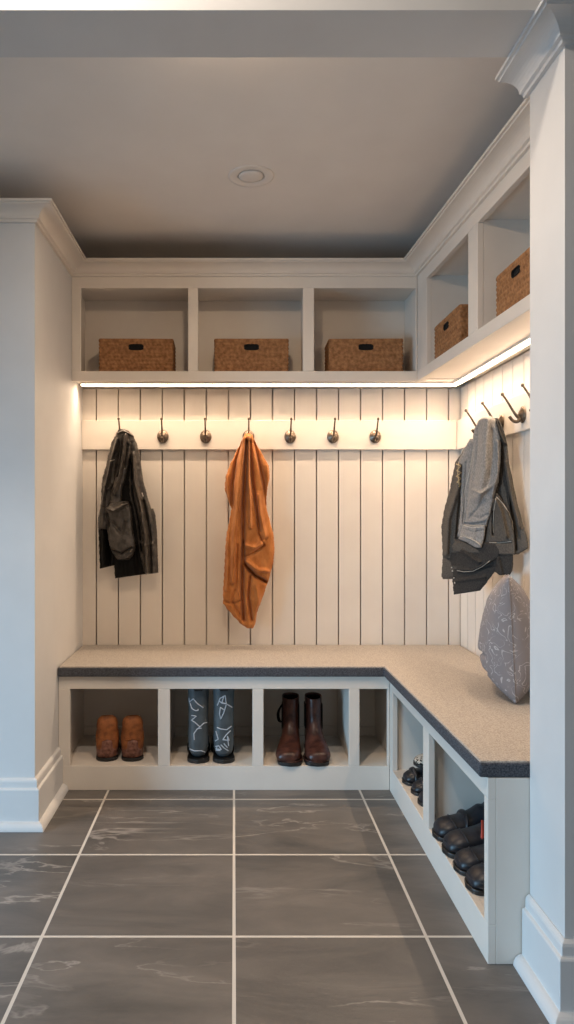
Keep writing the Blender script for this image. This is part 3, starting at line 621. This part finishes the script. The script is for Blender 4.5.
# ------------------------------------------------------------ throw pillow
pl_ = thing('throw_pillow', 'grey pillow with pale scribbled line print, standing on the bench cushion by the wall end', 'pillow', (0.89, 2.37, 0.497))
def make_pillow():
    Wd, Hh, T = 0.36, 0.43, 0.090; n = 56; vs = []; 
    def at(a, b, s):
        ea = 1-abs(a)**2.6; eb = 1-abs(b)**2.6
        d = T*1.0*(max(0, ea)**0.6)*(max(0, eb)**0.8)*(1.0-0.16*b)
        bulge = 1-0.05*(1-a*a)*abs(b)**2
        x = 0.5*Wd*a*(1-0.05*(1-b*b)*a*a); z = 0.5*Hh*b*(1-0.05*(1-a*a)*b*b)
        z -= 0.05*max(0, b)*(1-a)/2; kk = 1-0.07*(a*a*b*b)**3; x *= kk; z *= kk
        d *= 1+0.22*(-b)*(1-b*b)+0.1*(1-b)/2
        pz = z+Hh/2
        cr = 0
        for zc, am in ((0.135, 0.016), (0.075, 0.014)):
            cr += am*math.exp(-((pz-zc-0.012*math.sin(a*3))/0.007)**2)*(1 if a < 0.35 else max(0, 1-(a-0.35)*3))*min(1, d/T*2)
        nz = 0.004*noise.fractal(Vector((a*2.5, b*2.5, s*3)), 1.0, 2.0, 3)*min(1, d/T*3)
        return Vector((x, s*(d-cr+nz), z))
    for s in (-1, 1):
        for j in range(n+1):
            for i in range(n+1): vs.append(at(-1+2*i/n, -1+2*j/n, s))
    W_ = n+1; fs = []
    for s in (0, 1):
        o = s*W_*W_
        for j in range(n):
            for i in range(n): fs.append((o+j*W_+i, o+j*W_+i+1, o+(j+1)*W_+i+1, o+(j+1)*W_+i))
    # pose: lean towards the right wall, turned so the near edge faces the camera
    R = Matrix.Rotation(math.radians(-109), 4, 'Z')@Matrix.Rotation(math.radians(3), 4, 'X')@Matrix.Rotation(math.radians(3), 4, 'Y')
    pv = [R@v for v in vs]; zmin = min(v.z for v in pv)
    off = Vector((0.930, 2.372, 0.4972-zmin))
    pv = [v+off for v in pv]
    o = mk('cover', pv, fs, M['pillow'], pl_, smooth=True)
    bm = bmesh.new(); bm.from_mesh(o.data); bmesh.ops.remove_doubles(bm, verts=bm.verts, dist=0.0008); bmesh.ops.recalc_face_normals(bm, faces=bm.faces); bm.to_mesh(o.data); bm.free()
    # piping along the edge seam
    ed = [at(-1, -1+2*k/n, 1) for k in range(n)]+[at(-1+2*k/n, 1, 1) for k in range(n)]+[at(1, 1-2*k/n, 1) for k in range(n)]+[at(1-2*k/n, -1, 1) for k in range(n+1)]
    MB().tube([R@v+off+Vector((0, 0, 0.001)) for v in ed], 0.0022, 6, 1).build('piping', M['pillow'], pl_, smooth=True)
make_pillow()

# ------------------------------------------------------------ footwear (toe towards local -Y, heel at +Y, sole on z = 0)
def ring_loft(rings, n=32, ex=2.3, sub=4, wide=0.12):
    R = []
    for i in range(len(rings)-1):
        a = rings[max(i-1, 0)]; b = rings[i]; c = rings[i+1]; d = rings[min(i+2, len(rings)-1)]
        for k in range(sub):
            t = k/sub; R.append([0.5*((2*b[q])+(c[q]-a[q])*t+(2*a[q]-5*b[q]+4*c[q]-d[q])*t*t+(3*b[q]-a[q]-3*c[q]+d[q])*t**3) for q in range(6)])
    R.append(list(rings[-1])); vs = []
    for ay, az, by, bz, w_, cx in R:
        A = Vector((cx, ay, az)); B = Vector((cx, by, bz)); C_ = (A+B)/2; H = (A-B)/2
        for j in range(n):
            q = 2*math.pi*j/n; c = math.copysign(abs(math.cos(q))**(2/ex), math.cos(q)); s = math.copysign(abs(math.sin(q))**(2/ex), math.sin(q))
            vs.append(C_+H*c+Vector((w_*s*(1-wide*c), 0, 0)))
    fs = [tuple(range(n))]
    m = len(R)
    for i in range(m-1):
        for j in range(n): fs.append((i*n+j, i*n+(j+1) % n, (i+1)*n+(j+1) % n, (i+1)*n+j))
    return vs, fs, R
def sole_mesh(L_, w_toe, w_mid, w_heel, z0, z1, grow=0.0, y0=0.0, heel=None):
    pts = []
    for k in range(41):
        t = k/40; y = t*L_
        if t < 0.12: w2 = w_toe*math.sqrt(max(0, 1-((0.12-t)/0.12)**2))*0.92
        elif t < 0.35: w2 = w_toe*(0.92+0.08*math.sin((t-0.12)/0.23*math.pi/2))
        elif t < 0.62: u = (t-0.35)/0.27; u = u*u*(3-2*u); w2 = w_toe*(1-u)+w_mid*u
        elif t < 0.85: u = (t-0.62)/0.23; u = u*u*(3-2*u); w2 = w_mid*(1-u)+w_heel*u
        else: w2 = w_heel*math.sqrt(max(0, 1-((t-0.85)/0.15)**2))
        pts.append((y+y0+(t-0.5)*2*grow, w2+grow))
    if heel: pts = [p for p in pts if p[0] >= y0+heel]
    poly = [(w2, y) for y, w2 in pts]+[(-w2, y) for y, w2 in reversed(pts)]
    return MB().prism(poly, z0, z1)
def footwear(name, label, cat, rings, mats, loc, rz, sole, group, ex=2.3, opening=0.05, wide=0.12, heel=None, lean=None, shaft_in=0.004):
    r = thing(name, label, cat, loc, rz, group)
    if lean: r.rotation_euler = lean
    vs, fs, R = ring_loft(rings, ex=ex, wide=wide); n = 32
    # fold the top rim inwards
    last = R[-1]; base = len(vs)-n
    cc = sum((vs[base+j] for j in range(n)), Vector())/n
    k = len(vs)
    for f_, dz in ((0.97, 0.002), (0.90, 0.001), (0.87, -0.006)):
        for j in range(n): p = vs[base+j]; q = cc+(p-cc)*f_; vs.append(Vector((q.x, q.y, q.z+dz)))
    fs = fs+[(a, b, c, d) for i in range(3) for a, b, c, d in [((base if i == 0 else k+(i-1)*n)+j, (base if i == 0 else k+(i-1)*n)+(j+1) % n, k+i*n+(j+1) % n, k+i*n+j) for j in range(n)]]
    up = mk('upper', vs, fs, M[mats[0]], r, smooth=True, local=True)
    # lining inside the opening
    lv = []
    for f_, dz in ((0.875, -0.004), (0.84, -opening*0.5), (0.72, -opening)):
        for j in range(n): p = vs[base+j]; q = cc+(p-cc)*f_; lv.append(Vector((q.x, q.y, q.z+dz)))
    lf = [((i*n)+j, (i*n)+(j+1) % n, (i+1)*n+(j+1) % n, (i+1)*n+j) for i in range(2) for j in range(n)]+[tuple(range(2*n, 3*n))]
    mk('lining', lv, lf, M['leather_black'], r, smooth=True, local=True)
    s = sole_mesh(*sole, grow=0.003, y0=-0.002); s.build('sole', M[mats[1]], r, local=True, bevel=0.003, seg=2)
    if heel: sole_mesh(sole[0], sole[1], sole[2], sole[3], 0.0, heel[1], grow=0.0, heel=heel[0]).build('heel', M[mats[1]], r, local=True, bevel=0.002)
    return r, up

# brown ankle boots, heels towards the viewer -> rz = pi
def brown_rings():
    return [(0.004, 0.030, 0.006, 0.014, 0.010, 0), (0.012, 0.048, 0.014, 0.010, 0.030, 0), (0.040, 0.066, 0.040, 0.008, 0.044, 0), (0.085, 0.074, 0.080, 0.008, 0.047, 0),
            (0.125, 0.092, 0.125, 0.008, 0.043, 0), (0.148, 0.112, 0.200, 0.008, 0.041, 0), (0.156, 0.122, 0.250, 0.030, 0.043, 0), (0.158, 0.135, 0.258, 0.072, 0.044, 0), (0.160, 0.148, 0.254, 0.110, 0.040, 0),
            (0.166, 0.158, 0.254, 0.140, 0.040, 0), (0.176, 0.164, 0.246, 0.164, 0.034, 0), (0.188, 0.167, 0.234, 0.177, 0.024, 0)]
gb = 'brown suede ankle boots in the left cubby'
for px, lab, rz in ((107.2, 'brown suede ankle boot with black sole, left of the pair in the leftmost cubby', math.pi-0.06), (132.8, 'brown suede ankle boot with black sole, right of the pair in the leftmost cubby', math.pi+0.05)):
    rz = math.pi+0.16; hx = (px-VX)*2.852/F
    r, up = footwear('ankle_boot', lab, 'boot', [tuple(v*1.05 if q == 4 else v for q, v in enumerate(g_)) for g_ in brown_rings()], ('boot_brown', 'rubber'), (hx+0.258*math.sin(rz), 2.850-0.258*math.cos(rz), Zb+0.0004), rz, (0.262, 0.047, 0.036, 0.042, 0.0, 0.014), gb, ex=2.4)
    # scuffed heel counter with a raised collar seam
    hc = []; hf = []; nn = 20
    for j in range(nn+1):
        a = math.pi*j/nn
        for k, (z, g_) in enumerate(((0.016, 0.0012), (0.05, 0.0035), (0.074, 0.0035), (0.084-0.010*abs(math.cos(a))**0.5*(-1 if j in () else 1)+0.006, 0.0012))):
            hc.append((0.0445*math.cos(a)*(1+g_*15)*0.965, 0.214+0.045*math.sin(a)*(1+g_*12), z))
    for j in range(nn):
        for k in range(3): hf.append((j*4+k, (j+1)*4+k, (j+1)*4+k+1, j*4+k+1))
    o = mk('heel_counter', hc, hf, M['boot_scuff'], r, smooth=True, local=True, label='scuffed reddish heel patch'); m = o.modifiers.new('solid', 'SOLIDIFY'); m.thickness = 0.002
    MB().tube([(0.046*math.cos(math.pi*j/16), 0.214+0.047*math.sin(math.pi*j/16), 0.092-0.010*abs(math.cos(math.pi*j/16))) for j in range(17)], 0.0022, 6, 2).build('collar_seam', M['boot_brown'], r, smooth=True, local=True)
# rain boots
def rain_rings():
    return [(0.004, 0.034, 0.006, 0.014, 0.012, 0), (0.012, 0.052, 0.014, 0.012, 0.030, 0), (0.040, 0.068, 0.040, 0.010, 0.043, 0), (0.085, 0.078, 0.080, 0.010, 0.044, 0),
            (0.125, 0.100, 0.125, 0.010, 0.039, 0), (0.142, 0.125, 0.205, 0.010, 0.038, 0), (0.150, 0.140, 0.252, 0.035, 0.040, 0), (0.152, 0.155, 0.254, 0.080, 0.0405, 0), (0.150, 0.185, 0.250, 0.145, 0.040, 0),
            (0.146, 0.225, 0.252, 0.210, 0.0405, 0), (0.142, 0.262, 0.256, 0.258, 0.042, 0), (0.142, 0.290, 0.258, 0.290, 0.043, 0)]
gR = 'slate rain boots in the second cubby'
rain = []
for px, lab, rz in ((198.4, 'tall slate blue rain boot with white scribbles, left of the pair in the second cubby', math.pi), (224.0, 'tall slate blue rain boot with white scribbles, right of the pair in the second cubby', math.pi)):
    rz = math.pi+0.045; hx = (px-VX)*2.83/F
    r, up = footwear('rain_boot', lab, 'boot', rain_rings(), ('rain_boot', 'rubber'), (hx+0.258*math.sin(rz), 2.826-0.258*math.cos(rz), Zb+0.0004), rz, (0.262, 0.046, 0.038, 0.042, 0.0, 0.016), gR, ex=2.5, opening=0.1); r.scale = (1, 1, 1.03)
    MB().tube([(0.0435*math.cos(a), 0.2-0.0+0.059*math.sin(a), 0.289) for a in [2*math.pi*i/24 for i in range(25)]], 0.0028, 8, 1).build('top_band', M['rubber'], r, smooth=True, local=True)
    MB().tube([(0.0415*math.cos(math.pi*j/16), 0.212+0.0435*math.sin(math.pi*j/16), 0.056) for j in range(17)], 0.0016, 6, 2).build('seam', M['rain_boot'], r, smooth=True, local=True)
    MB().prism([(0.016, 0.2565), (-0.016, 0.2565), (-0.016, 0.2605), (0.016, 0.2605)], 0.283, 0.292).build('pull_tab', M['rubber'], r, local=True)
    rain.append((r, up))
def RZ(x, y): return (175+x*0.12195, 680+y*0.12195)
scr = [[[(115, 145), (118, 180), (150, 155), (185, 195), (232, 228)], [(122, 185), (140, 235), (168, 252), (192, 248), (188, 238)], [(135, 290), (175, 298), (135, 330), (160, 345), (205, 385), (235, 355), (262, 348)], [(205, 385), (180, 405), (155, 440), (158, 490)], [(180, 400), (218, 395)], [(120, 565), (160, 582), (215, 580), (250, 592)]],
       [[(348, 208), (370, 150), (412, 128), (420, 195), (385, 190), (360, 170)], [(400, 135), (385, 185), (420, 195), (470, 225)], [(420, 205), (400, 270), (375, 320), (365, 280), (372, 225), (405, 245)], [(345, 390), (375, 402), (425, 408), (462, 380)], [(335, 420), (355, 485), (330, 500)], [(455, 415), (420, 450), (392, 490), (445, 495), (430, 460), (440, 540)], [(330, 545), (360, 540), (380, 570), (335, 565), (345, 550)], [(375, 530), (405, 560), (438, 580)], [(400, 520), (430, 555)], [(335, 575), (372, 578)]]]
for (r, up), ls_ in zip(rain, scr):
    pts_mb = MB(); bpy.context.view_layer.update()
    mw = Matrix.Translation(r.location)@Matrix.Rotation(r.rotation_euler.z, 4, 'Z')@Matrix.Diagonal((1, 1, 1.03, 1))
    tr = BVHTree.FromPolygons([mw@v.co for v in up.data.vertices], [tuple(p.vertices) for p in up.data.polygons]); inv = mw.inverted()
    for pl in ls_:
        pp = []
        for (x, y) in dense([RZ(*p) for p in pl], 0.5):
            d = Vector(((x-VX)/F, 1, (VY-y)/F)).normalized(); h = tr.ray_cast(Vector((0, 0, CH)), d)[0]
            if h: pp.append(inv@(h-d*0.0002))
        if len(pp) > 2: MB().tube(pp, 0.0022, 6, 1).build('print', M['white_print'], r, smooth=True, local=True, label='white scribbled print')
# burgundy boots, toes to the viewer
def burg_rings(tx):
    return [(0.002, 0.034, 0.004, 0.016, 0.012, tx), (0.010, 0.050, 0.012, 0.012, 0.036, tx), (0.036, 0.062, 0.038, 0.010, 0.049, tx*.9), (0.075, 0.076, 0.078, 0.010, 0.050, tx*.6),
            (0.112, 0.100, 0.120, 0.014, 0.043, tx*.3), (0.134, 0.130, 0.200, 0.020, 0.038, 0), (0.142, 0.150, 0.248, 0.050, 0.036, 0), (0.144, 0.172, 0.244, 0.100, 0.0345, 0), (0.144, 0.200, 0.240, 0.160, 0.034, 0), (0.146, 0.222, 0.244, 0.215, 0.0355, 0), (0.148, 0.232, 0.246, 0.238, 0.036, 0)]
gB = 'burgundy leather ankle boots in the third cubby'
for px, tx, lab, rz in ((289.6, -0.008, 'burgundy leather ankle boot, left of the pair in the third cubby', -0.10), (317.9, 0.006, 'burgundy leather ankle boot, right of the pair in the third cubby', -0.02)):
    r, up = footwear('ankle_boot', lab, 'boot', burg_rings(tx), ('burgundy', 'rubber'), ((px-VX)*2.79/F, 2.792, Zb+0.0004), rz, (0.258, 0.049, 0.034, 0.034, 0.0, 0.014), gB, ex=2.2, opening=0.09, heel=(0.17, 0.024)); r.scale = (1, 1, 0.975)
    MB().tube([(0.050*math.sin(a), 0.052-0.048*math.cos(a), 0.016) for a in [math.pi*1.5*(i/24-0.5) for i in range(25)]], 0.0028, 6, 1).build('welt', M['burgundy'], r, smooth=True, local=True)
    for s_ in (-1, 1):
        MB().add([(s_*0.0375, 0.176, 0.10), (s_*0.0375, 0.222, 0.10), (s_*0.0372, 0.226, 0.205), (s_*0.0372, 0.172, 0.205), (s_*0.034, 0.176, 0.10), (s_*0.034, 0.222, 0.10), (s_*0.033, 0.226, 0.205), (s_*0.033, 0.172, 0.205)],
                 [(0, 1, 2, 3), (4, 5, 6, 7), (0, 1, 5, 4), (1, 2, 6, 5), (2, 3, 7, 6), (3, 0, 4, 7)]).build('elastic_gore', M['leather_black'], r, local=True, label='black elastic side panel')
    if px < 300: MB().tube([(-0.036, 0.19, 0.20), (-0.052, 0.195, 0.165), (-0.050, 0.20, 0.13), (-0.038, 0.20, 0.12)], [0.004, 0.007, 0.007, 0.003], 8, flat=0.5).build('strap', M['leather_black'], r, smooth=True, local=True)
# black shoes in the right bench (toe towards -X => rz = -90deg)
def low_rings(h=0.066, tall=0.098):
    return [(0.002, 0.026, 0.004, 0.012, 0.016, 0), (0.010, h*0.62, 0.010, 0.010, 0.034, 0), (0.034, h*0.84, 0.036, 0.008, 0.046, 0), (0.072, h*0.96, 0.074, 0.008, 0.0475, 0), (0.110, h*1.18, 0.112, 0.008, 0.044, 0), (0.136, h*1.48, 0.190, 0.008, 0.040, 0),
            (0.150, tall, 0.262, 0.022, 0.038, 0), (0.156, tall+0.004, 0.272, 0.052, 0.037, 0), (0.162, tall+0.006, 0.270, 0.078, 0.034, 0)]
gK = 'black shoes in the front cubby of the right bench'
LK = [('black leather slip-on shoe farthest back in the front cubby of the right bench', 2.186, 0.622, 0.02, 1.0),
      ('black leather shoe with red tab, second from the divider in the right bench', 2.083, 0.622, 0.02, 1.05),
      ('black ridged leather shoe, third from the divider in the front cubby of the right bench', 1.983, 0.624, 0.02, 0.92),
      ('black leather shoe with small gold label, nearest the bench end in the front cubby', 1.887, 0.626, 0.02, 0.95)]
for i, (lab, y, x, dz, sc) in enumerate(LK):
    r, up = footwear('dress_shoe', lab, 'shoe', low_rings(), ('black_leather', 'rubber'), (x, y, Zb+0.0004), -math.pi/2+dz, (0.276, 0.047, 0.036, 0.039, 0.0, 0.014), gK, heel=(0.19, 0.02), ex=2.35)
    r.scale = (min(sc, 1.0), sc, sc)
    for zz, g_ in ((0.020, 0.0495), (0.033, 0.0485)) if i in (1, 2, 3) else ((0.020, 0.0495),):
        MB().tube([(g_*math.sin(a), 0.050-(g_-0.002)*math.cos(a), zz) for a in [math.pi*1.2*(k/24-0.5) for k in range(25)]], 0.0018, 6, 1).build('welt', M['black_leather'], r, smooth=True, local=True)
    MB().tube([(-0.0475, 0.060, 0.024), (-0.040, 0.056, 0.047), (-0.02, 0.050, 0.0595), (0, 0.048, 0.0620), (0.02, 0.050, 0.0595), (0.040, 0.056, 0.047), (0.0475, 0.060, 0.024)], 0.0018, 6).build('toe_seam', M['black_leather'], r, smooth=True, local=True)
    if i == 0: MB().tube([(-0.044, 0.085, 0.044), (-0.034, 0.09, 0.062), (0, 0.094, 0.073), (0.034, 0.09, 0.062), (0.044, 0.085, 0.044)], [0.004]*5, 8, flat=2.2).build('strap', M['black_leather'], r, smooth=True, local=True)
    if i == 1: MB().tube([(0.036, 0.098, 0.052), (0.026, 0.103, 0.074), (0.006, 0.110, 0.090)], 0.008, 8, flat=0.5).build('tab', M['red'], r, smooth=True, local=True, label='red fabric tab')
    if i == 3: MB().tube([(0.014, 0.066, 0.068), (0.026, 0.084, 0.069)], 0.003, 8, flat=0.5).build('logo_tag', M['gold'], r, smooth=True, local=True, label='small gold tag')
gS = 'small black shoes in the rear cubby of the right bench'
for lab, y, x, dz, sc in (('small black strap shoe nearest the corner in the rear cubby of the right bench', 2.625, 0.632, 0.05, 0.86),
                      ('small black shoe between two others in the rear cubby of the right bench', 2.530, 0.640, 0.0, 0.80),
                      ('small black shoe against the divider in the rear cubby of the right bench', 2.435, 0.640, 0.0, 0.84)):
    r, up = footwear('shoe', lab, 'shoe', low_rings(0.062, 0.085), ('black_leather', 'rubber'), (x, y, Zb+0.0004), -math.pi/2+dz, (0.276, 0.047, 0.036, 0.039, 0.0, 0.014), gS, ex=2.3)
    r.scale = (sc*0.95, sc, sc)
    for yy, hh in ((0.045, 0.0665), (0.085, 0.068)):
        MB().tube([(-0.052, yy, 0.02), (-0.045, yy, 0.042), (-0.02, yy, hh-0.010), (0, yy, hh-0.006), (0.02, yy, hh-0.010), (0.045, yy, 0.042), (0.052, yy, 0.02)], 0.0055, 8, flat=1.6).build('strap', M['black_leather'], r, smooth=True, local=True)
# leopard slipper propped upright against the divider behind the small shoes
r, up = footwear('slipper', 'leopard print slipper resting on top of the small black shoes', 'shoe', low_rings(0.05, 0.07), ('leopard', 'rubber'), (0.668, 2.60, 0.172), 0, (0.276, 0.047, 0.036, 0.039, 0.0, 0.012), None, ex=2.2)
r.rotation_euler = (math.radians(4), 0, -math.pi/2); r.scale = (0.8, 0.8, 0.8)
